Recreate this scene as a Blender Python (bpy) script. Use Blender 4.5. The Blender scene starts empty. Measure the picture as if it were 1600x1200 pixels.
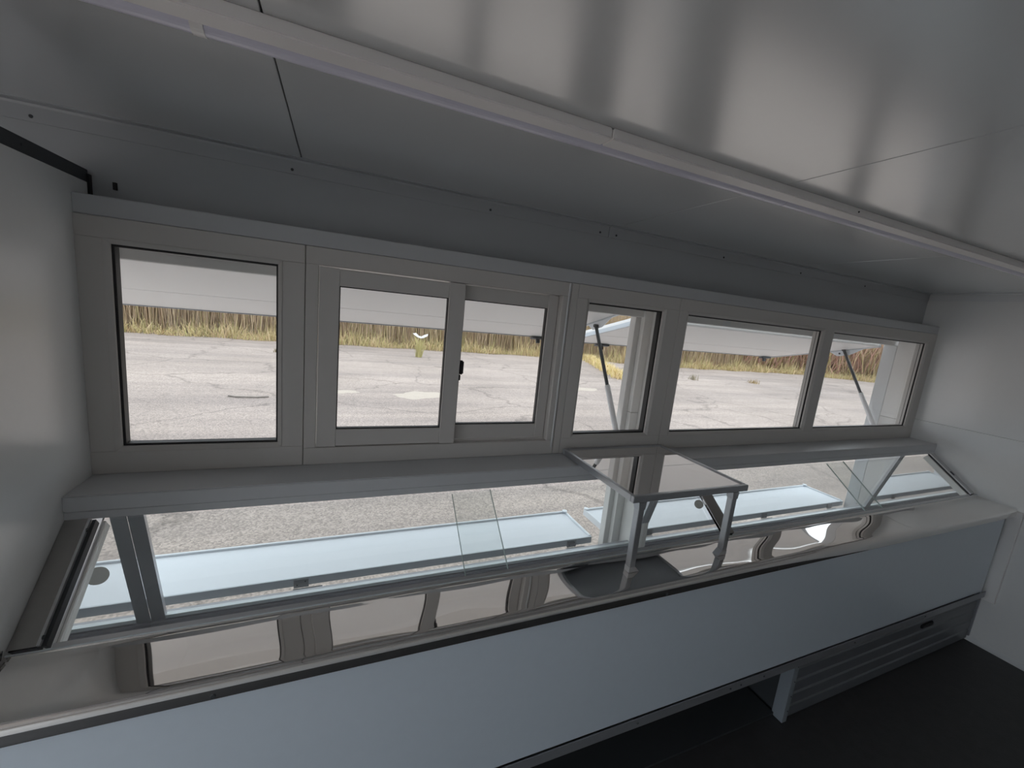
import bpy, bmesh, math, random
from mathutils import Vector, Matrix
random.seed(7)
SC = bpy.context.scene
COL = SC.collection

# ------------------------------------------------------------------ camera
cd = bpy.data.cameras.new('camera')
cam = bpy.data.objects.new('camera', cd)
COL.objects.link(cam)
cd.sensor_fit = 'HORIZONTAL'
cd.sensor_width = 36.0
cd.lens = 36.0 * 643.13 / 1600.0
cd.clip_start = 0.02
cd.clip_end = 500
R0 = (0.9197109763, -0.3798515459, 0.0992195702)
R1 = (0.0258480246, -0.1935915596, -0.9807416518)
R2 = (0.3917443039, 0.9045634920, -0.1682298702)
cam.matrix_world = Matrix(((R0[0], -R1[0], -R2[0], 0.0),
                           (R0[1], -R1[1], -R2[1], 0.0),
                           (R0[2], -R1[2], -R2[2], 1.76),
                           (0, 0, 0, 1)))
SC.camera = cam

# ------------------------------------------------------------------ sky, exposure
W = bpy.data.worlds.new('overcast_sky')
SC.world = W
W.use_nodes = True
bg = W.node_tree.nodes['Background']
bg.inputs['Color'].default_value = (0.85, 0.925, 1.0, 1)
bg.inputs['Strength'].default_value = 1.0
SC.view_settings.view_transform = 'Standard'
SC.view_settings.look = 'None'
SC.view_settings.gamma = 1.0
SC.view_settings.use_curve_mapping = False
SC.view_settings.exposure = 1.2
SC.cycles.max_bounces = 16
SC.cycles.diffuse_bounces = 8
SC.cycles.glossy_bounces = 8
SC.cycles.transparent_max_bounces = 32
SC.cycles.use_denoising = True

# ------------------------------------------------------------------ materials
def nm(name):
    m = bpy.data.materials.new(name)
    m.use_nodes = True
    return m, m.node_tree.nodes, m.node_tree.links, m.node_tree.nodes['Principled BSDF']

def paint(name, col, rough=0.4, metal=0.0, spec=0.5, nscale=40.0, namt=0.03, bump=0.0, bscale=200.0, ior=1.5):
    """a plain coat with a faint mottling of its own colour and, if asked, a fine relief"""
    m, n, l, p = nm(name)
    tc = n.new('ShaderNodeTexCoord')
    nz = n.new('ShaderNodeTexNoise'); nz.inputs['Scale'].default_value = nscale
    nz.inputs['Detail'].default_value = 3
    l.new(tc.outputs['Object'], nz.inputs['Vector'])
    mx = n.new('ShaderNodeMix'); mx.data_type = 'RGBA'
    mx.inputs[6].default_value = tuple(c * (1 - namt) for c in col) + (1,)
    mx.inputs[7].default_value = tuple(min(1, c * (1 + namt)) for c in col) + (1,)
    l.new(nz.outputs['Fac'], mx.inputs[0])
    l.new(mx.outputs[2], p.inputs['Base Color'])
    p.inputs['Roughness'].default_value = rough
    p.inputs['Metallic'].default_value = metal
    p.inputs['Specular IOR Level'].default_value = spec
    p.inputs['IOR'].default_value = ior
    if bump:
        nb = n.new('ShaderNodeTexNoise'); nb.inputs['Scale'].default_value = bscale
        l.new(tc.outputs['Object'], nb.inputs['Vector'])
        b = n.new('ShaderNodeBump'); b.inputs['Strength'].default_value = bump
        b.inputs['Distance'].default_value = 0.002
        l.new(nb.outputs['Fac'], b.inputs['Height'])
        l.new(b.outputs['Normal'], p.inputs['Normal'])
    return m

M = {}
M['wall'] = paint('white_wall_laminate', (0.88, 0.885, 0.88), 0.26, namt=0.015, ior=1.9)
M['upper'] = paint('shaded_upper_laminate', (0.42, 0.435, 0.45), 0.32, namt=0.015, ior=1.6)  # the same white laminate, darkened: the upper wall's shade is in this colour
M['ceil'] = paint('gloss_ceiling_laminate', (0.74, 0.75, 0.75), 0.23, metal=0.3, namt=0.01, ior=2.4)
M['upvc'] = paint('white_window_plastic', (0.62, 0.595, 0.57), 0.42, namt=0.01)
M['sill'] = paint('white_sill_laminate', (0.56, 0.57, 0.585), 0.35, namt=0.015)
M['trim'] = paint('white_trim_metal', (0.74, 0.75, 0.76), 0.35, namt=0.01)
M['cover'] = paint('cream_cable_cover', (0.95, 0.92, 0.90), 0.40, namt=0.01, ior=1.8)
M['lens'] = paint('frosted_lamp_cover', (0.82, 0.80, 0.92), 0.30, namt=0.01, ior=1.8)
M['black'] = paint('black_rubber', (0.012, 0.011, 0.012), 0.5, namt=0.05)
M['dark'] = paint('dark_metal', (0.05, 0.055, 0.06), 0.45, namt=0.05)
M['steel'] = paint('polished_steel', (0.80, 0.78, 0.76), 0.025, metal=1.0, namt=0.01)
M['mirror'] = paint('mirror_steel', (0.88, 0.87, 0.865), 0.02, metal=1.0, namt=0.01)
M['brushed'] = paint('brushed_steel', (0.40, 0.385, 0.375), 0.22, metal=1.0, namt=0.06, nscale=60)
M['alu'] = paint('grey_aluminium', (0.50, 0.51, 0.53), 0.33, metal=0.8, namt=0.03)
M['rail'] = paint('grey_rail_coat', (0.36, 0.36, 0.385), 0.4, metal=0.15, namt=0.02)
M['lip'] = paint('pale_rail_lip', (0.62, 0.66, 0.68), 0.35, metal=0.2, namt=0.02)
M['alul'] = paint('light_aluminium', (0.66, 0.66, 0.67), 0.30, metal=0.7, namt=0.02)
M['panel'] = paint('grey_counter_laminate', (0.70, 0.775, 0.85), 0.28, namt=0.02)
M['frame'] = paint('grey_frame_metal', (0.30, 0.31, 0.33), 0.4, metal=0.3, namt=0.03)
M['post'] = paint('grey_post_metal', (0.27, 0.30, 0.33), 0.4, namt=0.03)
M['slat'] = paint('grey_shutter_plastic', (0.15, 0.16, 0.175), 0.4, namt=0.03)
M['floor'] = paint('black_vinyl_floor', (0.045, 0.045, 0.047), 0.55, namt=0.25, nscale=25, bump=0.25, bscale=120)
M['hatch'] = paint('white_hatch_sheet', (0.92, 0.91, 0.90), 0.40, namt=0.01)
M['shelf'] = paint('pale_shelf_sheet', (0.86, 0.90, 0.95), 0.35, namt=0.01)
M['shelfrim'] = paint('shelf_rim_grey', (0.60, 0.64, 0.68), 0.35, metal=0.2, namt=0.01)
M['cream'] = paint('cream_outer_wall', (0.80, 0.785, 0.765), 0.45, namt=0.01)
M['rodw'] = paint('white_strut_tube', (0.80, 0.80, 0.81), 0.3, namt=0.01)
M['glassedge'] = paint('glass_edge', (0.42, 0.50, 0.48), 0.2, namt=0.02)
M['tuft'] = paint('dry_weed', (0.44, 0.40, 0.17), 0.8, namt=0.2)
M['sand'] = paint('pale_sand', (0.47, 0.405, 0.34), 0.95, namt=0.12, nscale=8)
M['stick'] = paint('grey_dead_stick', (0.16, 0.14, 0.12), 0.9, namt=0.1)
M['scrap'] = paint('white_plastic_scrap', (0.85, 0.86, 0.88), 0.4, namt=0.02)

def glass(name, tint):
    m = bpy.data.materials.new(name); m.use_nodes = True
    n, l = m.node_tree.nodes, m.node_tree.links
    n.clear()
    out = n.new('ShaderNodeOutputMaterial')
    tr = n.new('ShaderNodeBsdfTransparent'); tr.inputs['Color'].default_value = tint + (1,)
    gl = n.new('ShaderNodeBsdfGlossy'); gl.inputs['Roughness'].default_value = 0.0
    lw = n.new('ShaderNodeLayerWeight'); lw.inputs['Blend'].default_value = 0.5
    pw = n.new('ShaderNodeMath'); pw.operation = 'POWER'; pw.inputs[1].default_value = 5
    ma = n.new('ShaderNodeMath'); ma.operation = 'MULTIPLY_ADD'
    ma.inputs[1].default_value = 0.96; ma.inputs[2].default_value = 0.035
    mx = n.new('ShaderNodeMixShader')
    l.new(lw.outputs['Facing'], pw.inputs[0]); l.new(pw.outputs[0], ma.inputs[0])
    l.new(ma.outputs[0], mx.inputs[0]); l.new(tr.outputs[0], mx.inputs[1]); l.new(gl.outputs[0], mx.inputs[2])
    l.new(mx.outputs[0], out.inputs['Surface'])
    return m
M['glass'] = glass('window_glass', (0.975, 0.98, 0.975))
M['cglass'] = glass('case_glass', (0.97, 0.98, 0.975))

def attr_mat(name, rough=0.85):
    m, n, l, p = nm(name)
    a = n.new('ShaderNodeAttribute'); a.attribute_name = 'tone'
    l.new(a.outputs['Color'], p.inputs['Base Color'])
    p.inputs['Roughness'].default_value = rough
    p.inputs['Specular IOR Level'].default_value = 0.2
    return m
M['reed'] = attr_mat('reed_stalks')

def asphalt():
    m, n, l, p = nm('old_asphalt')
    tc = n.new('ShaderNodeTexCoord')
    def noise(scale, det=4, rough=0.55, vec=None):
        z = n.new('ShaderNodeTexNoise'); z.inputs['Scale'].default_value = scale
        z.inputs['Detail'].default_value = det; z.inputs['Roughness'].default_value = rough
        l.new(vec or tc.outputs['Object'], z.inputs['Vector']); return z
    def ramp(src, a, b, ca, cb):
        r = n.new('ShaderNodeValToRGB'); r.color_ramp.elements[0].position = a; r.color_ramp.elements[1].position = b
        r.color_ramp.elements[0].color = ca + (1,); r.color_ramp.elements[1].color = cb + (1,)
        l.new(src, r.inputs[0]); return r
    def mix(fac, a, b, mode='MIX'):
        x = n.new('ShaderNodeMix'); x.data_type = 'RGBA'; x.blend_type = mode
        if isinstance(fac, float): x.inputs[0].default_value = fac
        else: l.new(fac, x.inputs[0])
        l.new(a, x.inputs[6]); l.new(b, x.inputs[7]); return x
    big = noise(0.22, 5, 0.6)
    mp = n.new('ShaderNodeMapping'); mp.inputs['Scale'].default_value = (0.09, 1.0, 1.0); mp.inputs['Rotation'].default_value = (0, 0, 0.06)
    l.new(tc.outputs['Object'], mp.inputs['Vector'])
    streak = noise(1.1, 7, 0.66, mp.outputs['Vector'])
    base = ramp(big.outputs['Fac'], 0.35, 0.7, (0.39, 0.335, 0.30), (0.49, 0.423, 0.382))
    st = ramp(streak.outputs['Fac'], 0.36, 0.62, (0.74, 0.745, 0.765), (1.0, 1.0, 1.0))
    c = mix(1.0, base.outputs[0], st.outputs[0], 'MULTIPLY')
    # stones of the worn top
    vo = n.new('ShaderNodeTexVoronoi'); vo.inputs['Scale'].default_value = 62
    l.new(tc.outputs['Object'], vo.inputs['Vector'])
    sp = n.new('ShaderNodeSeparateColor'); l.new(vo.outputs['Color'], sp.inputs[0])
    stn = ramp(sp.outputs[0], 0.0, 1.0, (0.66, 0.64, 0.63), (1.26, 1.22, 1.18))
    c = mix(1.0, c.outputs[2], stn.outputs[0], 'MULTIPLY')
    # cracks
    wob = noise(0.9, 4, 0.6)
    add = n.new('ShaderNodeMix'); add.data_type = 'RGBA'; add.blend_type = 'ADD'; add.inputs[0].default_value = 0.9
    l.new(tc.outputs['Object'], add.inputs[6]); l.new(wob.outputs['Color'], add.inputs[7])
    def crack(scale, w, dk):
        v = n.new('ShaderNodeTexVoronoi'); v.feature = 'DISTANCE_TO_EDGE'; v.inputs['Scale'].default_value = scale
        l.new(add.outputs[2], v.inputs['Vector'])
        return ramp(v.outputs['Distance'], 0.0, w, (dk, dk, dk), (1, 1, 1))
    ck = crack(0.30, 0.012, 0.66)
    ck2 = crack(1.1, 0.02, 0.90)
    c = mix(1.0, c.outputs[2], ck.outputs[0], 'MULTIPLY')
    c = mix(1.0, c.outputs[2], ck2.outputs[0], 'MULTIPLY')
    l.new(c.outputs[2], p.inputs['Base Color'])
    p.inputs['Roughness'].default_value = 0.9
    p.inputs['Specular IOR Level'].default_value = 0.25
    b = n.new('ShaderNodeBump'); b.inputs['Strength'].default_value = 0.5; b.inputs['Distance'].default_value = 0.006
    l.new(vo.outputs['Distance'], b.inputs['Height']); l.new(b.outputs['Normal'], p.inputs['Normal'])
    return m
M['asphalt'] = asphalt()

def bank_mat():
    m, n, l, p = nm('dry_thicket')
    tc = n.new('ShaderNodeTexCoord')
    mp = n.new('ShaderNodeMapping'); mp.inputs['Scale'].default_value = (6, 6, 0.6)
    l.new(tc.outputs['Object'], mp.inputs['Vector'])
    z = n.new('ShaderNodeTexNoise'); z.inputs['Scale'].default_value = 1.5; z.inputs['Detail'].default_value = 8
    l.new(mp.outputs['Vector'], z.inputs['Vector'])
    r = n.new('ShaderNodeValToRGB')
    r.color_ramp.elements[0].position = 0.3; r.color_ramp.elements[0].color = (0.20, 0.155, 0.11, 1)
    r.color_ramp.elements[1].position = 0.7; r.color_ramp.elements[1].color = (0.40, 0.30, 0.21, 1)
    l.new(z.outputs['Fac'], r.inputs[0]); l.new(r.outputs[0], p.inputs['Base Color'])
    p.inputs['Roughness'].default_value = 1.0
    return m
M['bank'] = bank_mat()

# ------------------------------------------------------------------ helpers
ORG = {}                      # world origin of every root / part
def origin(o):
    return ORG.get(o.name, Vector((0, 0, 0))) if o else Vector((0, 0, 0))

def root(name, loc, label=None, cat=None, group=None, kind=None):
    o = bpy.data.objects.new(name, None)
    o.empty_display_size = 0.1
    COL.objects.link(o)
    o.location = loc
    ORG[o.name] = Vector(loc)
    tag(o, label, cat, group, kind)
    return o

def tag(o, label=None, cat=None, group=None, kind=None):
    if label: o['label'] = label
    if cat: o['category'] = cat
    if group: o['group'] = group
    if kind: o['kind'] = kind
    return o

def link(name, bm, mat, parent=None, smooth=False, loc=None):
    """bm is in world coordinates; the object gets its own origin (loc or the parent's)"""
    base = Vector(loc) if loc is not None else origin(parent)
    if loc is None and parent is None:
        base = Vector((0, 0, 0))
    bmesh.ops.translate(bm, verts=bm.verts, vec=-base)
    me = bpy.data.meshes.new(name)
    bm.to_mesh(me); bm.free()
    for p in me.polygons: p.use_smooth = smooth
    me.materials.append(mat)
    o = bpy.data.objects.new(name, me)
    COL.objects.link(o)
    if parent is not None:
        o.parent = parent
        o.location = base - origin(parent)
    else:
        o.location = base
    ORG[o.name] = base
    return o

def abox(bm, x0, x1, y0, y1, z0, z1, bev=0.0, seg=1):
    r = bmesh.ops.create_cube(bm, size=1.0)
    vs = r['verts']
    bmesh.ops.scale(bm, verts=vs, vec=(abs(x1 - x0), abs(y1 - y0), abs(z1 - z0)))
    bmesh.ops.translate(bm, verts=vs, vec=((x0 + x1) / 2, (y0 + y1) / 2, (z0 + z1) / 2))
    if bev > 0:
        es = list({e for v in vs for e in v.link_edges})
        bmesh.ops.bevel(bm, geom=es, offset=bev, segments=seg, affect='EDGES', clamp_overlap=True)

def box(name, x0, x1, y0, y1, z0, z1, mat, parent=None, bev=0.002, seg=1, loc=None):
    bm = bmesh.new()
    abox(bm, x0, x1, y0, y1, z0, z1, bev, seg)
    if loc is None and parent is None:
        loc = ((x0 + x1) / 2, (y0 + y1) / 2, min(z0, z1))
    return link(name, bm, mat, parent, loc=loc)

def aprism(bm, poly, axis, a0, a1):
    """extrude a closed outline: axis 'x' -> outline in (y,z); 'y' -> (x,z); 'z' -> (x,y)"""
    def P(u, v, a):
        return {'x': (a, u, v), 'y': (u, a, v), 'z': (u, v, a)}[axis]
    A = [bm.verts.new(P(u, v, a0)) for u, v in poly]
    B = [bm.verts.new(P(u, v, a1)) for u, v in poly]
    fs = [bm.faces.new(A), bm.faces.new(B[::-1])]
    k = len(poly)
    for i in range(k):
        fs.append(bm.faces.new((A[i], B[i], B[(i + 1) % k], A[(i + 1) % k])))
    bmesh.ops.recalc_face_normals(bm, faces=fs)

def prism(name, poly, axis, a0, a1, mat, parent=None, loc=None, smooth=False):
    bm = bmesh.new()
    aprism(bm, poly, axis, a0, a1)
    return link(name, bm, mat, parent, loc=loc, smooth=smooth)

def atube(bm, p0, p1, r0, r1=None, seg=12):
    p0, p1 = Vector(p0), Vector(p1)
    d = p1 - p0
    q = Vector((0, 0, 1)).rotation_difference(d.normalized()).to_matrix().to_4x4()
    bmesh.ops.create_cone(bm, cap_ends=True, segments=seg, radius1=r0, radius2=r0 if r1 is None else r1,
                          depth=d.length, matrix=Matrix.Translation((p0 + p1) / 2) @ q)

def tube(name, p0, p1, r, mat, parent=None, r1=None, seg=12, loc=None):
    bm = bmesh.new(); atube(bm, p0, p1, r, r1, seg)
    return link(name, bm, mat, parent, loc=loc)

def aring(bm, o, i, yo, yi, yb=None):
    """rectangular frame o=(x0,x1,z0,z1) at depth yo down to inner i at yi, with inner faces going back to yb"""
    def loop(r, y): return [bm.verts.new((r[a], y, r[b])) for a, b in ((0, 2), (1, 2), (1, 3), (0, 3))]
    A, B = loop(o, yo), loop(i, yi)
    loops = [A, B]
    if yb is not None:
        loops.append(loop(i, yb)); loops.append(loop(o, yb))
        loops.append(A)
    fs = []
    for P, Q in zip(loops, loops[1:]):
        for k in range(4):
            fs.append(bm.faces.new((P[k], P[(k + 1) % 4], Q[(k + 1) % 4], Q[k])))
    bmesh.ops.recalc_face_normals(bm, faces=fs)

def ring(name, o, i, yo, yi, yb, mat, parent):
    bm = bmesh.new(); aring(bm, o, i, yo, yi, yb)
    return link(name, bm, mat, parent)

SCREW = None
def screw(parent, p, axis='y', r=0.005, mat='dark'):
    """a small round screw head; the mesh is shared by all of them"""
    global SCREW
    if SCREW is None:
        bm = bmesh.new(); atube(bm, (0, 0, -0.0015), (0, 0, 0.0015), 1.0, 0.8, 10)
        bmesh.ops.scale(bm, verts=bm.verts, vec=(1, 1, 1))
        SCREW = bpy.data.meshes.new('screw'); bm.to_mesh(SCREW); bm.free()
        SCREW.materials.append(M['dark'])
    o = bpy.data.objects.new('screw', SCREW)
    COL.objects.link(o)
    o.parent = parent
    o.location = Vector(p) - origin(parent)
    o.scale = (r, r, 1)
    if axis == 'y': o.rotation_euler = (math.pi / 2, 0, 0)
    if axis == 'x': o.rotation_euler = (0, math.pi / 2, 0)
    return o

# sizes shared by everything (metres; the lens is at 0, 0, 1.76)
XL, XR = -0.65, 3.762
CZ = 2.18                      # ceiling
BX, BY = -1.75, -0.80          # far left and back of the room

# ================================================================== OUTSIDE GROUND
bm = bmesh.new()
bmesh.ops.create_grid(bm, x_segments=1, y_segments=1, size=120)
bmesh.ops.translate(bm, verts=bm.verts, vec=(10, 30, -0.5))
ground = tag(link('ground', bm, M['asphalt']), 'worn cracked grey asphalt lot outside the windows', kind='structure')

# ================================================================== TRAILER SHELL
floor = tag(box('floor', BX, XR + 0.08, BY, 1.74, -0.06, 0.0, M['floor'], bev=0), 'black vinyl floor of the trailer', kind='structure')

ceil = root('ceiling', (0, 0.4, CZ), 'glossy white panelled ceiling', kind='structure')
seams = [BX - 0.01, -1.361, -0.122, 1.118, 2.360, 3.60, XR + 0.08]
for a, b in zip(seams, seams[1:]):
    box('ceiling_panel', a + 0.0015, b - 0.0015, BY, 1.72, CZ, CZ + 0.02, M['ceil'], ceil, bev=0.0012)
box('roof_sheet', BX - 0.1, XR + 0.12, BY - 0.06, 1.80, CZ + 0.021, CZ + 0.06, M['dark'], ceil, bev=0)

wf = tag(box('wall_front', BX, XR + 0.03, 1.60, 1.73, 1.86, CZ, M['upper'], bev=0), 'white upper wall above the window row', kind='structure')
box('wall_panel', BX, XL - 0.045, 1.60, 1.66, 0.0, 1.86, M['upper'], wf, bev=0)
box('lower_wall', XL, XR, 1.66, 1.73, 0.0, 0.44, M['dark'], wf, bev=0)
box('slot_cover', -0.655, -0.645, 1.585, 1.60, 1.958, 2.022, M['black'], wf, bev=0)
box('clip', -0.598, -0.590, 1.592, 1.60, 1.992, 2.012, M['black'], wf, bev=0)

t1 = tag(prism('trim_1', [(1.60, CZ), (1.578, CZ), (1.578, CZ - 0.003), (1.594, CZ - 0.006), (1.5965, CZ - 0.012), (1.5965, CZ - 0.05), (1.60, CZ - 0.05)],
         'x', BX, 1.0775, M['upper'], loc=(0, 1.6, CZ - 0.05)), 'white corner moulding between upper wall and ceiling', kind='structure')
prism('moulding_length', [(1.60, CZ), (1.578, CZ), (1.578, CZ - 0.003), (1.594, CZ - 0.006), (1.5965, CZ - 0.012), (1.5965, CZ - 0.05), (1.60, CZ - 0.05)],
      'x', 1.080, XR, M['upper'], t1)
for x in (-1.4, -0.758, -0.149, 0.528, 1.034, 1.119, 1.78, 2.382, 3.0):
    screw(t1, (x, 1.596, 2.143), 'y', 0.005)
t5 = tag(prism('trim_2', [(XR, CZ), (XR - 0.022, CZ), (XR - 0.022, CZ - 0.003), (XR - 0.004, CZ - 0.008), (XR - 0.004, CZ - 0.05), (XR, CZ - 0.05)],
         'y', BY, 1.59, M['trim'], loc=(XR, 0.4, CZ - 0.05)), 'white corner moulding between right wall and ceiling', kind='structure')

# right wall: two sheets and the joint between them, plus the jamb board that carries on outside the windows
wr = root('wall_right', (XR, 0.4, 0), 'glossy white right end wall with one level joint', kind='structure')
box('wall_panel', XR, XR + 0.06, BY, 1.60, 0.0, 1.3110, M['wall'], wr, bev=0.0012)
box('wall_panel', XR, XR + 0.06, BY, 1.60, 1.3135, CZ, M['wall'], wr, bev=0.0012)
box('jamb_board', 3.79, 3.86, 1.58, 1.716, 1.2795, CZ, M['cream'], wr, bev=0.001)
box('jamb_board', 3.79, 3.86, 1.58, 1.716, 0.0, 1.2775, M['cream'], wr, bev=0.001)
bb = tag(prism('baseboard_right', [(XR, 0.0), (XR - 0.014, 0.0), (XR - 0.014, 0.012), (XR - 0.003, 0.03), (XR, 0.03)], 'y', BY, 0.985, M['trim'],
         loc=(XR, 0.1, 0)), 'thin white strip along the foot of the right wall', kind='structure')
t3 = tag(box('trim_3', XR - 0.020, XR, 0.899, 0.962, 0.30, 0.90, M['hatch'], bev=0.003), 'upright white cover strip on the right wall by the counter end', kind='structure')

# left partition, lower than the ceiling, with a dark channel along its top
wl = root('wall_left', (XL, 1.1, 0), 'grey white partition left of the windows', kind='structure')
box('partition_panel', XL - 0.04, XL, 0.98, 1.60, 0.0, 2.000, M['wall'], wl, bev=0.001)
box('top_channel', XL - 0.042, XL - 0.001, 0.98, 1.595, 2.0005, 2.034, M['dark'], wl, bev=0.001)
screw(wl, (XL - 0.0005, 1.33, 2.017), 'x', 0.004)

# back wall, closed; unseen opening in the far left end, added and sized for daylight
wb = tag(box('wall_back', BX, XR + 0.06, BY - 0.06, BY, 0, CZ, M['wall'], bev=0), 'white back wall behind the viewer', kind='structure')
wz = root('wall_far_left', (BX, 0.4, 0), 'far left end wall with an unseen opening added for daylight', kind='structure')
DY0, DY1, DZ = -0.76, 0.90, 1.98
box('wall_panel', BX - 0.06, BX, BY, DY0, 0, CZ, M['wall'], wz, bev=0)
box('wall_panel', BX - 0.06, BX, DY1, 1.66, 0, CZ, M['wall'], wz, bev=0)
box('wall_panel', BX - 0.06, BX, DY0, DY1, DZ, CZ, M['wall'], wz, bev=0)

# outer wall skin round the serving openings
wo = root('wall_outer', (1.45, 1.76, 0), 'cream outer wall round the two serving openings', kind='structure')
HX0, HX1 = -1.05, 3.86
box('header', HX0 - 1.3, HX1, 1.735, 1.80, 1.806, CZ + 0.05, M['cream'], wo, bev=0.003)
box('outer_sill', HX0 - 1.3, HX1, 1.735, 1.80, -0.10, 0.450, M['cream'], wo, bev=0.003)
box('outer_panel', HX0 - 1.3, HX0, 1.735, 1.80, 0.450, 1.806, M['cream'], wo, bev=0.003)
box('pillar_post', 1.422, 1.56, 1.755, 1.80, 0.450, 1.806, M['cream'], wo, bev=0.002)
box('pillar_cladding', 1.452, 1.66, 1.722, 1.7545, 1.3035, 1.86, M['cream'], wo, bev=0.001)
box('pillar_cladding', 1.452, 1.66, 1.722, 1.7545, 0.47, 1.3010, M['cream'], wo, bev=0.001)
box('pillar_infill', 1.50, 1.56, 1.57, 1.7215, 0.47, 1.86, M['cream'], wo, bev=0.001)
box('end_post', 3.79, 3.86, 1.7175, 1.80, 0.47, 1.806, M['trim'], wo, bev=0.002)
for x in (-0.2, 2.02, 3.05):
    box('header_plate', x, x + 0.06, 1.7335, 1.735, 1.812, 1.838, M['trim'], wo, bev=0)

# ================================================================== WINDOW ROW
ZB, ZT = 1.177, 1.906
t4 = tag(box('trim_4', XL, XR, 1.502, 1.60, ZT + 0.001, 1.958, M['sill'], bev=0.002), 'smooth white board above the window frames', kind='structure')

def glazed(w, g, pale=False):
    """bead, black gasket and pane of one fixed light; g = clear opening"""
    ob = (g[0] - 0.012, g[1] + 0.012, g[2] - 0.012, g[3] + 0.012)
    ring('glazing_bead', ob, g, 1.4985, 1.507, 1.516, M['upvc'], w)
    gi = (g[0] + 0.006, g[1] - 0.006, g[2] + 0.006, g[3] - 0.006)
    go = (g[0] - 0.004, g[1] + 0.004, g[2] - 0.004, g[3] + 0.004)
    if pale:
        ring('gasket', go, gi, 1.5165, 1.518, 1.5215, M['black'], w)
        ring('spacer', go, gi, 1.5216, 1.5216, 1.5335, M['upvc'], w)
        ring('rear_gasket', go, gi, 1.5336, 1.5336, 1.5365, M['black'], w)
    else:
        ring('gasket', go, gi, 1.5165, 1.518, 1.545, M['black'], w)
    box('pane', g[0] + 0.001, g[1] - 0.001, 1.538, 1.543, g[2] + 0.001, g[3] - 0.001, M['glass'], w, bev=0)

def outer_frame(w, x0, x1, z0, z1, opens, y0=1.50, y1=1.565):
    """rails and stiles round the openings, each a piece of its own"""
    zo0 = min(o[2] for o in opens) - 0.012; zo1 = max(o[3] for o in opens) + 0.012
    box('frame_rail', x0, x1, y0, y1, zo1, z1, M['upvc'], w, bev=0.0015)
    box('frame_rail', x0, x1, y0, y1, z0, zo0, M['upvc'], w, bev=0.0015)
    xs = [x0] + [v for o in opens for v in (o[0] - 0.012, o[1] + 0.012)] + [x1]
    for i in range(0, len(xs), 2):
        box('frame_stile' if i in (0, len(xs) - 2) else 'mullion', xs[i], xs[i + 1], y0 + 0.0004, y1, zo0, zo1, M['upvc'], w, bev=0.0012)

w1 = root('window_1', (-0.375, 1.53, ZB), 'large fixed window at the left end of the row', kind='structure')
g = (-0.580, -0.177, 1.258, 1.838)
outer_frame(w1, XL, -0.1015, ZB, ZT, [g]); glazed(w1, g)

w2 = root('window_2', (0.385, 1.53, ZB), 'two leaf sliding window with black latch', kind='structure')
box('frame_rail', -0.0995, 0.871, 1.50, 1.575, 1.851, ZT, M['upvc'], w2, bev=0.0015)
box('frame_rail', -0.0995, 0.871, 1.50, 1.575, ZB, 1.238, M['upvc'], w2, bev=0.0015)
box('frame_stile', -0.0995, -0.062, 1.5004, 1.575, 1.238, 1.851, M['upvc'], w2, bev=0.0015)
box('frame_stile', 0.836, 0.871, 1.5004, 1.575, 1.238, 1.851, M['upvc'], w2, bev=0.0015)
box('cover_bead', 0.858, 0.865, 1.494, 1.5003, ZB + 0.03, ZT - 0.002, M['trim'], w2, bev=0.002)
box('track_fin', -0.06, 0.834, 1.528, 1.531, 1.238, 1.246, M['upvc'], w2, bev=0)
def sash(y0, x0, x1, z0, z1, g, nm_):
    s = box(nm_, x0, g[0], y0 - 0.0015, y0 + 0.028, z0, z1, M['upvc'], w2, bev=0.0015)
    box('sash_stile', g[1], x1, y0 - 0.0015, y0 + 0.028, z0, z1, M['upvc'], s, bev=0.0015)
    box('sash_rail', g[0], g[1], y0, y0 + 0.027, g[3], z1 - 0.003, M['upvc'], s, bev=0.001)
    box('sash_rail', g[0], g[1], y0, y0 + 0.027, z0 + 0.003, g[2], M['upvc'], s, bev=0.001)
    gi = (g[0] + 0.003, g[1] - 0.003, g[2] + 0.004, g[3] - 0.003)
    ring('gasket', (g[0] - 0.001, g[1] + 0.001, g[2] - 0.001, g[3] + 0.001), gi, y0 + 0.005, y0 + 0.006, y0 + 0.024, M['black'], s)
    box('pane', g[0] + 0.001, g[1] - 0.001, y0 + 0.015, y0 + 0.020, g[2] + 0.001, g[3] - 0.001, M['glass'], s, bev=0)
    return s
s1 = sash(1.4965, -0.060, 0.426, 1.241, 1.848, (0.001, 0.367, 1.303, 1.792), 'front_leaf')
s2 = sash(1.532, 0.376, 0.834, 1.243, 1.849, (0.436, 0.790, 1.304, 1.795), 'rear_leaf')
la = box('latch', 0.426, 0.441, 1.490, 1.512, 1.513, 1.566, M['black'], s1, bev=0.004, seg=2)
box('latch_catch', 0.424, 0.432, 1.494, 1.509, 1.490, 1.512, M['black'], s1, bev=0.002)
tc_ = tag(box('trim_5', 0.8725, 0.905, 1.499, 1.57, ZB, ZT, M['upvc'], bev=0.002), 'upright coupling strip right of the sliding window', kind='structure')

w3 = root('window_3', (1.18, 1.53, ZB), 'narrow fixed window with a gas strut behind', kind='structure')
g = (0.968, 1.370, 1.258, 1.838)
outer_frame(w3, 0.9065, 1.4585, ZB, ZT, [g]); glazed(w3, g)

w4 = root('window_4', (2.61, 1.53, ZB), 'double fixed window at the right end of the row', kind='structure')
ga, gb_ = (1.523, 2.540, 1.258, 1.838), (2.645, 3.664, 1.258, 1.838)
outer_frame(w4, 1.4600, XR, ZB, ZT, [ga, gb_]); glazed(w4, ga, True); glazed(w4, gb_, True)

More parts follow.
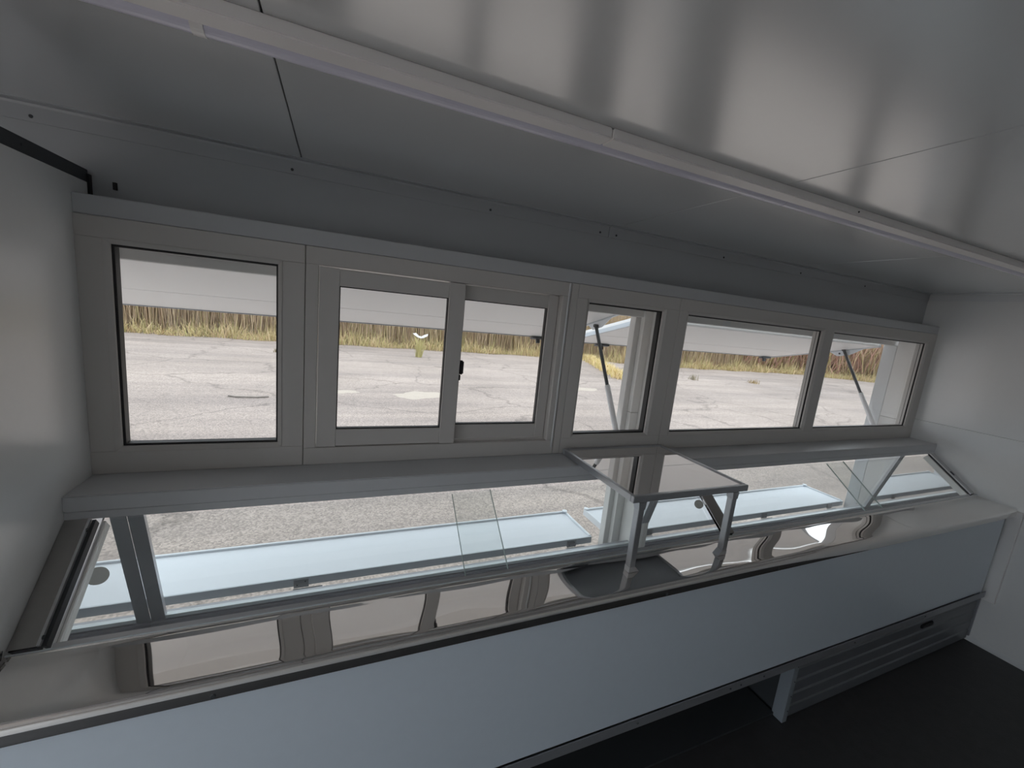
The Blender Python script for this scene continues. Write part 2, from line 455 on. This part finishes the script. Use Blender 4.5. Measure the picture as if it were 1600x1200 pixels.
# sill board under the windows
sill = root('trim_6', (1.55, 1.42, 1.107), 'long white sill board under the windows', kind='structure')
box('sill_board', XL, XR, 1.352, 1.60, 1.132, ZB - 0.0005, M['sill'], sill, bev=0.003, seg=2)
box('edge_strip', XL, XR, 1.356, 1.60, 1.107, 1.1315, M['sill'], sill, bev=0.002)

# ================================================================== CEILING LAMP AND CABLE COVER
trunk = root('cable_trunking', (0.7, 0.858, CZ - 0.024), 'long cream cable cover along the ceiling in front of the lamp', 'trunking')
for a, b in ((BX, 0.540), (0.5425, XR - 0.001)):
    bm = bmesh.new()
    abox(bm, a, b, 0.835, 0.880, CZ - 0.024, CZ - 0.0005, 0.003, 2)
    link('cover_length', bm, M['cover'], trunk)
screw(trunk, (1.45, 0.8345, CZ - 0.012), 'y', 0.003)
lamp = root('tube_lamp', (0.7, 0.905, CZ - 0.026), 'unlit lavender grey tube lamp along the ceiling', 'lamp')
prof = [(0.886, CZ - 0.0005)] + [(0.9065 + 0.0205 * math.cos(t), CZ - 0.011 - 0.015 * math.sin(t)) for t in [math.pi - math.pi * k / 10 for k in range(11)]] + [(0.927, CZ - 0.0005)]
prism('lamp_cover', prof, 'x', BX, -0.229, M['lens'], lamp)
prism('lamp_cover', prof, 'x', -0.211, 1.20, M['lens'], lamp)
prism('lamp_cover', prof, 'x', 1.204, XR - 0.001, M['lens'], lamp)
pf2 = [(0.9065 + (u - 0.9065) * 1.06, CZ - (CZ - v) * 1.06) if v < CZ - 0.001 else (0.9065 + (u - 0.9065) * 1.06, v) for u, v in prof]
tag(prism('end_cap', pf2, 'x', -0.229, -0.211, M['cover'], lamp), 'cream joint between two lamp lengths')
box('backing_rail', BX, XR - 0.001, 0.9275, 0.9315, CZ - 0.006, CZ - 0.0005, M['trim'], lamp, bev=0.001)

# ================================================================== COUNTER
cnt = root('serving_counter', (1.5, 1.05, 0), 'long grey counter front under the steel top', 'counter')
box('front_panel', XL + 0.001, 3.662, 0.943, 0.961, 0.374, 0.8635, M['panel'], cnt, bev=0.001)
bm = bmesh.new()
aprism(bm, [(0.934, 0.336), (0.934, 0.374), (0.937, 0.374), (0.937, 0.339), (0.975, 0.339), (0.975, 0.336)], 'x', XL + 0.001, 3.70)
edge = link('edge_angle', bm, M['frame'], cnt)
for x in (-0.1, 0.35, 1.03, 1.50, 1.56, 1.70, 2.35, 3.0):
    screw(edge, (x, 0.933, 0.356), 'y', 0.004)
box('end_panel', 1.975, 1.985, 1.012, 1.50, 0.0, 0.336, M['dark'], cnt, bev=0)  # dark colour carries the shade inside the cavity
box('divider_post', 1.960, 1.992, 0.958, 1.010, 0.0, 0.336, M['post'], cnt, bev=0.001)
box('cavity_shade', XL + 0.001, 1.958, 1.20, 1.21, 0.017, 0.46, M['black'], cnt, bev=0)  # black sheet standing in for the deep shade under the counter
box('end_panel', 3.663, 3.680, 0.945, 1.10, 0.336, 0.863, M['panel'], cnt, bev=0.001)
box('back_board', XL + 0.001, 3.68, 1.52, 1.535, 0.0, 0.47, M['dark'], cnt, bev=0)
box('carcass_floor', XL, 1.958, 1.0, 1.52, 0.004, 0.016, M['dark'], cnt, bev=0)
box('carcass_top', XL, 3.70, 0.96, 1.52, 0.47, 0.485, M['dark'], cnt, bev=0)
for k in range(4):
    screw(cnt, (1.982, 0.957, 0.06 + 0.08 * k), 'y', 0.003)

# steel worktop: real gentle waves of the sheet, rolled front nose and a raised rear lip
def wave(x, y):
    t = (y - 0.93) / 0.18
    return (0.00062 * math.sin(2 * math.pi * x / 0.61 + 0.6) * math.sin(math.pi * (t * 1.7 + 0.15)) +
            0.00022 * math.sin(2 * math.pi * x / 0.33 + 2.8 * t) + 0.0003 * math.cos(3.1 * x) * t)
def top_z(y):
    t = (y - 0.944) / 0.158
    return 0.9108 + 0.158 * (0.060 * t - 0.009 * t * t)
prof = [(0.942, 0.864, 0), (0.931, 0.864, 0), (0.9275, 0.868, 0), (0.9262, 0.876, 0), (0.9262, 0.892, 0), (0.9275, 0.8985, 0), (0.9300, 0.9035, 0.1), (0.9340, 0.9072, 0.2), (0.9390, 0.9096, 0.4)]
prof += [(0.944 + 0.158 * k / 16, top_z(0.944 + 0.158 * k / 16), 1.0 if 0 < k < 16 else 0.5) for k in range(17)]
prof += [(1.1035, 0.9205, 0.1), (1.1045, 0.9225, 0), (1.1065, 0.9225, 0), (1.1075, 0.9205, 0), (1.1075, 0.60, 0)]
NX = 260
bm = bmesh.new()
rows = []
for i in range(NX + 1):
    x = XL + 0.001 + (XR - XL - 0.002) * i / NX
    rows.append([bm.verts.new((x, y, z + wt * wave(x, y))) for y, z, wt in prof])
for a, b in zip(rows, rows[1:]):
    for k in range(len(prof) - 1):
        bm.faces.new((a[k], b[k], b[k + 1], a[k + 1]))
for r in (rows[0], rows[-1]):
    bm.faces.new(r)
bmesh.ops.recalc_face_normals(bm, faces=bm.faces)
top = root('steel_worktop', (1.55, 1.02, 0.868), 'narrow mirror polished steel worktop under the sloping glass', 'worktop')
link('top_sheet', bm, M['steel'], top, smooth=True)
box('lip_highlight', XL + 0.006, XR - 0.002, 1.1035, 1.1075, 0.9228, 0.9262, M['lip'], top, bev=0.001)  # pale strip painting the bright highlight along the worktop's back edge
up = prism('end_upstand', [(0.934, 0.906), (1.100, 0.921), (1.108, 0.938), (0.938, 0.928)], 'x', XL + 0.0012, XL + 0.0035, M['brushed'], top)
screw(up, (XL + 0.0040, 1.085, 0.928), 'x', 0.0045)
for x in (-0.23, 1.05, 1.62):
    screw(top, (x, 0.9258, 0.878), 'y', 0.006)

# roller shutter under the right part of the counter
sh = root('roller_shutter', (2.85, 0.975, 0), 'grey slatted roller shutter low under the right end of the counter', 'shutter')
z = 0.008
k = 0
while z < 0.30:
    prism('slat', [(0.972, z), (0.966, z + 0.006), (0.966, z + 0.058), (0.972, z + 0.066), (0.980, z + 0.066), (0.980, z)], 'x', 1.996, 3.745, M['slat'], sh)
    z += 0.0685
box('shutter_handle', 3.08, 3.20, 0.955, 0.968, 0.238, 0.262, M['black'], sh, bev=0.004, seg=2)
box('side_guide', 3.746, 3.7615, 0.958, 0.985, 0.031, 0.336, M['frame'], sh, bev=0.002)

# ================================================================== GLASS DISPLAY CASES
# sloping inner plane runs from (y 1.365, z 1.107) down to (y 1.112, z 0.912)
SY, SZ = 0.253, 0.195
SL = math.hypot(SY, SZ)
UY, UZ = SY / SL, SZ / SL              # up the slope
NY, NZ = -UZ, UY                        # out of the slope towards the room
def sl(u, n=0.0):                       # u metres up the slope from the worktop edge
    return (1.1125 + UY * u + NY * n, 0.912 + UZ * u + NZ * n)
def slab(u0, u1, n0, n1):
    return [sl(u0, n0), sl(u1, n0), sl(u1, n1), sl(u0, n1)]
TOPU = SL - 0.006

def case(x0, x1, lab, splits, hole0, hole1):
    c = root('display_case', ((x0 + x1) / 2, 1.36, 0.50), lab, 'display case')
    # sliding panes with their ground edges
    a, b = splits
    for i, (p, q) in enumerate(((x0 + 0.01, b), (a, x1 - 0.01))):
        n0 = -0.006 - 0.012 * i
        pn = prism('sliding_pane', slab(0.016, TOPU, n0 - 0.005, n0), 'x', p, q, M['cglass'], c)
        e = q if i == 0 else p
        prism('pane_edge', slab(0.016, TOPU, n0 - 0.0055, n0 + 0.0005), 'x', e - 0.0008, e + 0.0008, M['glassedge'], pn)
    # lower track: three fins of an aluminium channel
    for n0, n1, u in ((0.002, 0.0045, 0.017), (-0.012, -0.0095, 0.014), (-0.026, -0.0235, 0.014)):
        prism('track_rail', slab(0.006, u, n0 - 0.002, n1 - 0.002), 'x', x0, x1, M['alul'], c)
    # floor, rear skirt, outer bottom rail
    box('case_floor', x0, x1, 1.123, 1.600, 0.492, 0.498, M['alu'], c, bev=0)
    rail = prism('outer_rail', [(1.585, 0.499), (1.585, 0.556), (1.596, 0.558), (1.596, 0.572), (1.606, 0.574), (1.606, 0.584), (1.630, 0.586), (1.630, 0.596), (1.648, 0.596), (1.648, 0.499)],
                 'x', x0, x1, M['rail'], c)
    prism('rail_lip', [(1.612, 0.5865), (1.612, 0.600), (1.629, 0.600), (1.629, 0.5865)], 'x', x0, x1, M['lip'], rail)
    prism('outer_glass', [(1.626, 0.6005), (1.482, 1.106), (1.487, 1.106), (1.631, 0.6005)], 'x', x0 + 0.006, x1 - 0.006, M['cglass'], c)
    # mirror finished end plates and the leaning outer posts
    out = [(1.126, 0.499), (1.615, 0.499), (1.615, 0.572), (1.4675, 1.106), (1.3655, 1.106), sl(0.012, 0.0)]
    for s, hole in ((0, hole0), (1, hole1)):
        xa = x0 if s == 0 else x1 - 0.004
        bm = bmesh.new(); aprism(bm, out, 'x', xa, xa + 0.004)
        ep = link('end_plate', bm, M['mirror'], c)
        if hole:
            hy, hz, ua, va, ub, vb = hole
            bm = bmesh.new()
            xf = (xa + 0.0041) if s == 0 else (xa - 0.0002)
            d = 0.0012 if s == 0 else -0.0012
            aprism(bm, [(hy + ua * math.cos(t) + ub * math.sin(t), hz + va * math.cos(t) + vb * math.sin(t)) for t in [2 * math.pi * q / 28 for q in range(28)]], 'x', xf, xf + d)
            link('hole_plug', bm, M['plug'], ep)
        pa, pb = (x0 + 0.0045, x0 + 0.044) if s == 0 else (x1 - 0.032, x1 - 0.0045)
        prism('outer_post', [(1.615, 0.572), (1.4675, 1.106), (1.4815, 1.106), (1.625, 0.600), (1.629, 0.572)], 'x', pa, pb, M['alu'], c)
    return c
M['plug'] = paint('grey_hole_grommet', (0.27, 0.26, 0.235), 0.5, namt=0.03)
ca = case(-0.575, 1.531, 'long glass display case on the left, beside the partition', (0.400, 0.545), (1.310, 0.966, 0.0535, -0.0225, 0.013, -0.032), (1.263, 0.994, -0.019, -0.008, -0.014, 0.0195))
cb = case(1.590, 3.700, 'long glass display case on the right, reaching the right wall', (2.62, 2.76), None, None)

# steel cover strips lying in the slope at the ends and between the cases
for x0, x1, lab, nf in ((-0.649, -0.600, 'dark brushed steel strip sloping along the left partition', 1),
                        (1.533, 1.596, 'dark steel strip sloping between the two display cases', 0),
                        (3.712, 3.761, 'bright steel strip sloping along the right wall', -1)):
    st = root('cover_strip', ((x0 + x1) / 2, 1.25, 0.912), lab, 'cover strip')
    prism('strip_face', slab(0.014, SL + (0.024 if nf else -0.002), 0.004, 0.008), 'x', x0, x1, M['brushed'] if nf >= 0 else M['alul'], st)
    prism('strip_body', slab(0.012, SL - 0.008, -0.026 if nf else -0.003, 0.0035), 'x', x0 + (0.002 if nf else 0.012), x1 - 0.002, M['dark'], st)
    if nf:
        e = x1 if nf > 0 else x0
        lo, hi = (e, e + 0.006) if nf > 0 else (e - 0.006, e)
        fl = prism('side_flange', slab(0.014, SL - 0.006, 0.004, 0.012), 'x', lo, hi, M['alul'], st)
        lo, hi = (hi, hi + 0.008) if nf > 0 else (lo - 0.005, lo)
        prism('edge_gasket', slab(0.014, SL - 0.008, -0.02, 0.003), 'x', lo, hi, M['dark'], st)
        if nf > 0:
            for u in (0.03, SL - 0.04):
                y, zz = sl(u, 0.0125)
                screw(fl, (e + 0.008, y, zz), 'x', 0.005)
        else:
            y, zz = sl(0.16, 0.008)
            bm = bmesh.new()
            aprism(bm, [(x0 + 0.024 + 0.010 * math.cos(t), 0.16 + 0.016 * math.sin(t)) for t in [2 * math.pi * q / 20 for q in range(20)]], 'z', 0.008, 0.0095)
            for v in bm.verts:
                yy, zz = sl(v.co.y, v.co.z); v.co = (v.co.x, yy, zz)
            link('slot_plug', bm, M['dark'], st)
# pale strips standing in for a reflection in the mirror end plates
for x0, x1, side in ((-0.5705, -0.5665, 1), (3.686, 3.6955, -1)):
    refl = prism('reflection_strip', slab(0.016, SL - 0.012, -0.034, -0.001), 'x', x0, x1, M['cream'], ca if side > 0 else cb)

# ================================================================== MIRROR TOPPED RISER TABLE
TX0, TX1, TY0, TY1, TZ0, TZ1 = 0.918, 1.468, 1.010, 1.492, 1.178, 1.203
tb = root('riser_table', (1.19, 1.25, 0.912), 'small steel table with mirror top standing on the worktop', 'table')
box('mirror_top', TX0 + 0.014, TX1 - 0.014, TY0 + 0.014, TY1 - 0.014, TZ1 - 0.008, TZ1 - 0.004, M['mirror'], tb, bev=0)
box('under_sheet', TX0 + 0.014, TX1 - 0.014, TY0 + 0.014, TY1 - 0.014, TZ0 + 0.008, TZ1 - 0.0085, M['frame'], tb, bev=0)
for a in ((TX0, TX1, TY0, TY0 + 0.0145), (TX0, TX1, TY1 - 0.0145, TY1), (TX0, TX0 + 0.0145, TY0 + 0.0148, TY1 - 0.0148), (TX1 - 0.0145, TX1, TY0 + 0.0148, TY1 - 0.0148)):
    box('top_frame', a[0], a[1], a[2], a[3], TZ0, TZ1, M['alu'], tb, bev=0.002)
for lx, fx in ((0.962, 0.955), (1.408, 1.392)):
    bm = bmesh.new()
    abox(bm, lx - 0.0125, lx + 0.0125, 1.012, 1.037, 0.936, TZ0 - 0.001, 0.002)
    leg = link('leg', bm, M['alu'], tb)
    d = 1 if lx < 1.2 else -1
    bm = bmesh.new()
    aprism(bm, [(lx - 0.0125, 0.936), (lx + 0.0125, 0.936), (lx + 0.0125 + 0.020 * (d > 0), 0.9160), (lx - 0.0125 - 0.020 * (d < 0), 0.9160)], 'y', 1.012, 1.037)
    link('foot', bm, M['alul'], leg)
    bm = bmesh.new()
    aprism(bm, [(lx - 0.016, TZ0 - 0.001), (lx + 0.016, TZ0 - 0.001), (lx + 0.0128, TZ0 - 0.028), (lx - 0.0128, TZ0 - 0.028)], 'y', 1.0105, 1.0385)
    link('bracket', bm, M['alu'], leg)

# ================================================================== OUTSIDE: RAISED HATCHES, STRUTS, FOLD DOWN SHELVES
HY0, HY1 = 1.806, 2.62
def hatch(x0, x1, za, zb, lab, latches):
    L = math.hypot(HY1 - HY0, zb - za)
    cy, cz = (HY1 - HY0) / L, (zb - za) / L
    def hp(u, n):        # u out along the hatch, n above its underside
        return (HY0 + cy * u - cz * n, za + cz * u + cy * n)
    def hslab(u0, u1, n0, n1):
        return [hp(u0, n0), hp(u1, n0), hp(u1, n1), hp(u0, n1)]
    h = root('raised_hatch', ((x0 + x1) / 2, HY0, za), lab, 'hatch', 'raised serving hatches')
    prism('hatch_panel', hslab(0.0, 0.507, 0.0, 0.028), 'x', x0 + 0.02, x1 - 0.02, M['hatch'], h)
    prism('hatch_panel', hslab(0.513, L, 0.0, 0.028), 'x', x0 + 0.02, x1 - 0.02, M['hatch'], h)
    prism('joint_strip', hslab(0.507, 0.513, 0.003, 0.028), 'x', x0 + 0.02, x1 - 0.02, M['shelfrim'], h)
    for a, b in ((x0, x0 + 0.0195), (x1 - 0.0195, x1)):
        prism('edge_frame', hslab(0.0, L + 0.012, -0.006, 0.018), 'x', a, b, M['shelfrim'], h)
        prism('edge_cap', hslab(0.0, L + 0.012, 0.0185, 0.036), 'x', a, b, M['hatch'], h)
    prism('edge_frame', hslab(L + 0.0005, L + 0.012, -0.004, 0.034), 'x', x0 + 0.020, x1 - 0.020, M['frame'], h)
    for lx in latches:
        b = prism('latch', hslab(L - 0.018, L + 0.022, -0.018, -0.0065), 'x', lx - 0.055, lx + 0.055, M['dark'], h)
        prism('latch_knob', hslab(L + 0.002, L + 0.02, -0.044, -0.0185), 'x', lx - 0.012, lx + 0.012, M['black'], b)
    br = prism('strut_bracket', [hp(0.10, -0.0065), hp(0.34, -0.0065), hp(0.29, -0.045), hp(0.20, -0.045)], 'x', x1 - 0.016, x1 - 0.012, M['shelf'], h)
    y, z = hp(0.27, -0.026)
    screw(br, (x1 - 0.0165, y, z), 'x', 0.008)
    return h
hatch(-1.05, 1.395, 1.828, 1.618, 'left raised white hatch outside the three left windows', (1.30,))
hatch(1.520, 3.770, 1.790, 1.602, 'right raised white hatch outside the double window', (1.84, 3.66))

def strut(x, lab):
    s = root('gas_strut', (x, 1.72, 1.22), lab, 'gas strut', 'gas struts of the hatches')
    t = Vector((x, 2.030, 1.738)); b = Vector((x, 1.712, 1.195)); m = b.lerp(t, 0.42)
    tube('rod', m, t, 0.0098, M['dark'], s)
    tube('cylinder', b, m, 0.0150, M['rodw'], s, seg=16)
    tube('ball_joint', t - Vector((0.012, 0, 0)), t + Vector((0.012, 0, 0)), 0.010, M['dark'], s)
    tube('mount_pin', b - Vector((0.01, 0, 0)), b + Vector((0.03, 0, 0)), 0.009, M['rodw'], s)
strut(1.368, 'black and white gas strut behind the narrow third window')
strut(3.735, 'black and white gas strut behind the rightmost window pane')

def fold_shelf(x0, x1, lab, hinges, corner):
    z1 = 0.537; y0, y1 = 1.812, 2.125
    f = root('fold_down_shelf', ((x0 + x1) / 2, y0, z1 - 0.04), lab, 'shelf', 'fold down counter shelves')
    box('shelf_panel', x0 + 0.014, x1 - 0.014, y0 + 0.012, y1 - 0.014, z1 - 0.034, z1 - 0.005, M['shelf'], f, bev=0.001)
    box('rim', x0, x1, y0, y0 + 0.0115, z1 - 0.040, z1 - 0.001, M['shelfrim'], f, bev=0.002)  # inner side greyer: its weaker light is put into the colour
    box('rim', x0, x1, y1 - 0.0135, y1, z1 - 0.040, z1 + 0.004, M['shelf'], f, bev=0.002)
    for a, b in ((x0, x0 + 0.0135), (x1 - 0.0135, x1)):
        box('rim', a, b, y0 + 0.0118, y1 - 0.0138, z1 - 0.040, z1 + 0.003, M['shelf'], f, bev=0.002)
    for cx in (x0 + 0.012, x1 - 0.012):
        tube('corner_cap', (cx, y1 - 0.012, z1 + 0.0042), (cx, y1 - 0.012, z1 + 0.010), 0.016, M['shelf'], f)
    for hx in hinges:
        h = box('hinge', hx - 0.03, hx + 0.03, y0 - 0.004, y0 - 0.0005, z1 - 0.046, z1 - 0.006, M['alu'], f, bev=0.001)
        box('hinge_leaf', hx - 0.032, hx + 0.085, 1.802, y0 - 0.0045, z1 - 0.064, z1 - 0.047, M['alu'], h, bev=0.001)
        for dx, dz in ((-0.016, -0.032), (0.016, -0.018)):
            screw(f, (hx + dx, y0 - 0.0045, z1 + dz), 'y', 0.003)
fold_shelf(-0.98, 1.385, 'left fold-down shelf, pale blue white, outside the left display case', (-0.12, 1.25), True)
fold_shelf(1.525, 3.80, 'right fold-down shelf, pale blue white, outside the right display case', (1.72, 2.86, 3.62), True)

# ================================================================== FAR SIDE OF THE LOT
def edge_y(x):
    """where the asphalt ends"""
    if x < 13: e = 21.2
    elif x < 17: e = 21.2 - 1.8 * (x - 13) / 4
    elif x < 30: e = 19.4
    else: e = 19.4 - 3.0 * min(1.0, (x - 30) / 6)
    return e

def blades(name, n, gen, label, cat):
    verts, faces, tones = [], [], []
    for i in range(n):
        (x, y, z), h, w, lean, la, tone, curl = gen(i)
        a = random.uniform(0, math.pi)
        dx, dy = math.cos(a) * w / 2, math.sin(a) * w / 2
        lx, ly = math.cos(la) * lean, math.sin(la) * lean
        b = len(verts)
        for f, ww in ((0, 1.0), (0.5, 0.85)):
            k = f ** 1.6
            verts.append((x - dx * ww + lx * k, y - dy * ww + ly * k, z + h * f))
            verts.append((x + dx * ww + lx * k, y + dy * ww + ly * k, z + h * f))
        verts.append((x + lx, y + ly, z + h * (1 - curl)))
        faces += [(b, b + 1, b + 3, b + 2), (b + 2, b + 3, b + 4)]
        sh = random.uniform(1.10, 1.45)
        tones += [tuple(c * sh for c in tone)] * 5
    me = bpy.data.meshes.new(name)
    me.from_pydata(verts, [], faces)
    at = me.color_attributes.new('tone', 'FLOAT_COLOR', 'POINT')
    flat = []
    for t in tones: flat += [t[0], t[1], t[2], 1.0]
    at.data.foreach_set('color', flat)
    me.materials.append(M['reed'])
    o = bpy.data.objects.new(name, me)
    COL.objects.link(o)
    return tag(o, label, cat, kind='stuff')

def reed_gen(i):
    x = random.uniform(-22, 27)
    d = random.random() ** 1.3
    y = edge_y(x) + 0.5 + 3.0 * d
    h = random.uniform(2.2, 3.4) * (0.82 + 0.3 * d) * (1.25 if x > 10 else 1.0)
    t = random.choice([(0.36, 0.27, 0.18), (0.31, 0.22, 0.145), (0.42, 0.33, 0.22), (0.28, 0.205, 0.14), (0.36, 0.30, 0.16)])
    return (x, y, -0.5), h, random.uniform(0.014, 0.034), random.uniform(0.05, 0.6), random.uniform(0, 6.28), t, random.uniform(0, 0.08)
blades('reed_bed', 34000, reed_gen, 'tall brown dry reeds along the far edge of the asphalt', 'reeds')

def brush_gen(i):
    x = random.uniform(25, 62)
    d = random.random()
    y = edge_y(x) + 0.4 + 4.5 * d
    h = random.uniform(1.6, 4.4) * (0.6 + 0.55 * d)
    t = random.choice([(0.27, 0.15, 0.11), (0.33, 0.20, 0.15), (0.20, 0.13, 0.08), (0.25, 0.21, 0.09), (0.36, 0.26, 0.17)])
    return (x, y, -0.5 + random.uniform(0, 0.8)), h, random.uniform(0.03, 0.09), random.uniform(0.2, 1.3), random.uniform(0, 6.28), t, random.uniform(0, 0.2)
blades('brush_thicket', 13000, brush_gen, 'reddish brown leafless brush beyond the lot at far right', 'brush')

def grass_gen(i):
    x = random.uniform(-22, 60)
    d = random.random() ** 1.5
    cl = 0.6 + 0.6 * math.sin(x * 1.7) * math.sin(x * 0.43 + 1) + 0.3 * math.sin(x * 4.1)
    y = edge_y(x) - 0.35 + 1.6 * d + 0.15 * math.sin(x * 2.3)
    h = random.uniform(0.12, 0.95) * (0.6 + 0.7 * max(0, cl)) * (0.5 + d)
    t = random.choice([(0.50, 0.40, 0.22), (0.43, 0.37, 0.18), (0.55, 0.44, 0.27), (0.36, 0.33, 0.15), (0.44, 0.32, 0.19)])
    return (x, y, -0.5), h, random.uniform(0.012, 0.03), random.uniform(0.05, 0.45), random.uniform(0, 6.28), t, random.uniform(0, 0.3)
blades('grass_verge', 30000, grass_gen, 'yellowed uncut grass in front of the reeds', 'grass')

def strip_gen(i):
    t = random.random()
    x = 11.0 + 3.2 * t + random.gauss(0, 0.16)
    y = 13.9 + 8.2 * t + random.gauss(0, 0.16)
    c = random.choice([(0.58, 0.46, 0.24), (0.50, 0.42, 0.18), (0.62, 0.50, 0.30)])
    return (x, y, -0.5), random.uniform(0.12, 0.48), random.uniform(0.02, 0.04), random.uniform(0.05, 0.3), random.uniform(0, 6.28), c, random.uniform(0, 0.25)
blades('grass_strip', 2600, strip_gen, 'thin strip of dry grass along a crack, seen through the narrow window', 'grass')

# earth bank that carries the thicket behind the reeds
bm = bmesh.new()
n_ = 120
A = []
for i in range(n_ + 1):
    x = -24 + 90 * i / n_
    e = edge_y(x)
    hh = (2.6 if x < 10 else 3.3) + 0.35 * math.sin(x * 0.9) + 0.25 * math.sin(x * 2.3 + 1)
    A.append([bm.verts.new((x, e + 1.4 + dy + 0.2 * math.sin(3.7 * x + dy), -0.52 + hh * f)) for dy, f in ((0, 0), (1.6, 0.30), (2.4, 0.72), (3.4, 1.0), (6.0, 1.05), (9.0, 0.0))])
for p, q in zip(A, A[1:]):
    for k in range(5):
        bm.faces.new((p[k], q[k], q[k + 1], p[k + 1]))
bmesh.ops.recalc_face_normals(bm, faces=bm.faces)
tag(link('undergrowth_bank', bm, M['bank'], smooth=True), 'dark brown undergrowth bank behind the reeds', 'undergrowth', kind='stuff')

def tuft(x, y, n, h, lab, tone=(0.46, 0.41, 0.17), sp=0.12):
    verts, faces, tones = [], [], []
    for i in range(n):
        a = random.uniform(0, 6.28); r = random.random() * sp; la = random.uniform(0, 6.28)
        px, py = r * math.cos(a), r * math.sin(a)
        hh = h * random.uniform(0.3, 1.0); w = random.uniform(0.006, 0.013); L = hh * random.uniform(0.05, 0.55)
        b = len(verts)
        verts += [(px - w, py, 0), (px + w, py, 0), (px + w * .7 + L * .4 * math.cos(la), py + L * .4 * math.sin(la), hh * .6),
                  (px - w * .7 + L * .4 * math.cos(la), py + L * .4 * math.sin(la), hh * .6), (px + L * math.cos(la), py + L * math.sin(la), hh)]
        faces += [(b, b + 1, b + 2, b + 3), (b + 3, b + 2, b + 4)]
        s = random.uniform(0.75, 1.25); tones += [tuple(c * s for c in tone) + (1.0,)] * 5
    me = bpy.data.meshes.new('weed_tuft'); me.from_pydata(verts, [], faces)
    at = me.color_attributes.new('tone', 'FLOAT_COLOR', 'POINT'); at.data.foreach_set('color', [v for t in tones for v in t])
    me.materials.append(M['reed'])
    o = bpy.data.objects.new('weed_tuft', me); COL.objects.link(o); o.location = (x, y, -0.5)
    return tag(o, lab, 'weed', 'weeds growing in cracks of the lot')
tuft(3.25, 17.9, 110, 1.05, 'tall yellow weed with a white scrap on top, seen in the sliding window', (0.46, 0.41, 0.19), 0.14)
tuft(-2.05, 17.2, 40, 0.22, 'small dark weed low in the grass side of the left window', (0.20, 0.16, 0.09), 0.14)
tuft(-1.15, 14.6, 40, 0.2, 'small brown weed near the middle of the left window view', (0.26, 0.21, 0.12), 0.16)
tuft(15.7, 14.6, 60, 0.34, 'grey weed left of centre in the double window view', (0.30, 0.26, 0.18), 0.25)
tuft(19.4, 14.2, 90, 0.26, 'flat brown weed patch right of centre in the double window view', (0.38, 0.28, 0.14), 0.32)

sc_ = root('plastic_scrap', (3.27, 17.9, 0.33), 'white plastic scrap caught on the tall yellow weed', 'litter')
bm = bmesh.new()
pts = [(-0.42, 0.10), (-0.25, 0.13), (-0.1, 0.02), (0.05, 0.0), (0.2, 0.07), (0.38, 0.12), (0.36, 0.03), (0.15, -0.06), (0.0, -0.08), (-0.15, -0.05), (-0.3, 0.02)]
aprism(bm, [(3.27 + u * 0.8, 0.40 + v) for u, v in pts], 'y', 17.86, 17.94)
link('scrap_sheet', bm, M['scrap'], sc_)

def blob(name, cx, cy, rx, ry, mat, parent, h=0.012):
    bm = bmesh.new()
    c = bm.verts.new((cx, cy, -0.5 + h))
    N = 40
    pv = [random.uniform(0, 6.28) for _ in range(3)]
    ringv = []
    for i in range(N):
        a = 2 * math.pi * i / N
        r = 1 + 0.16 * math.sin(2 * a + pv[0]) + 0.10 * math.sin(5 * a + pv[1]) + 0.06 * math.sin(9 * a + pv[2])
        ringv.append(bm.verts.new((cx + rx * r * math.cos(a), cy + ry * r * math.sin(a), -0.4985)))
    for i in range(N):
        bm.faces.new((c, ringv[i], ringv[(i + 1) % N]))
    return link(name, bm, mat, parent, smooth=True)
blob('sand_patch', 1.95, 10.25, 0.62, 0.42, M['sand'], ground)
blob('sand_patch', 0.10, 10.5, 0.36, 0.22, M['sand'], ground)
blob('sand_patch', 7.4, 11.6, 0.7, 0.35, M['sand'], ground)

st = root('dead_stick', (-1.7, 9.75, -0.5), 'thin grey curved stick lying on the asphalt in the left window', 'stick')
cu = [(-2.05, 9.85, -0.485), (-1.9, 9.74, -0.48), (-1.7, 9.70, -0.475), (-1.5, 9.72, -0.48), (-1.32, 9.80, -0.485)]
bm = bmesh.new()
for a, b in zip(cu, cu[1:]): atube(bm, a, b, 0.016, 0.013, 6)
link('stick_stem', bm, M['stick'], st)
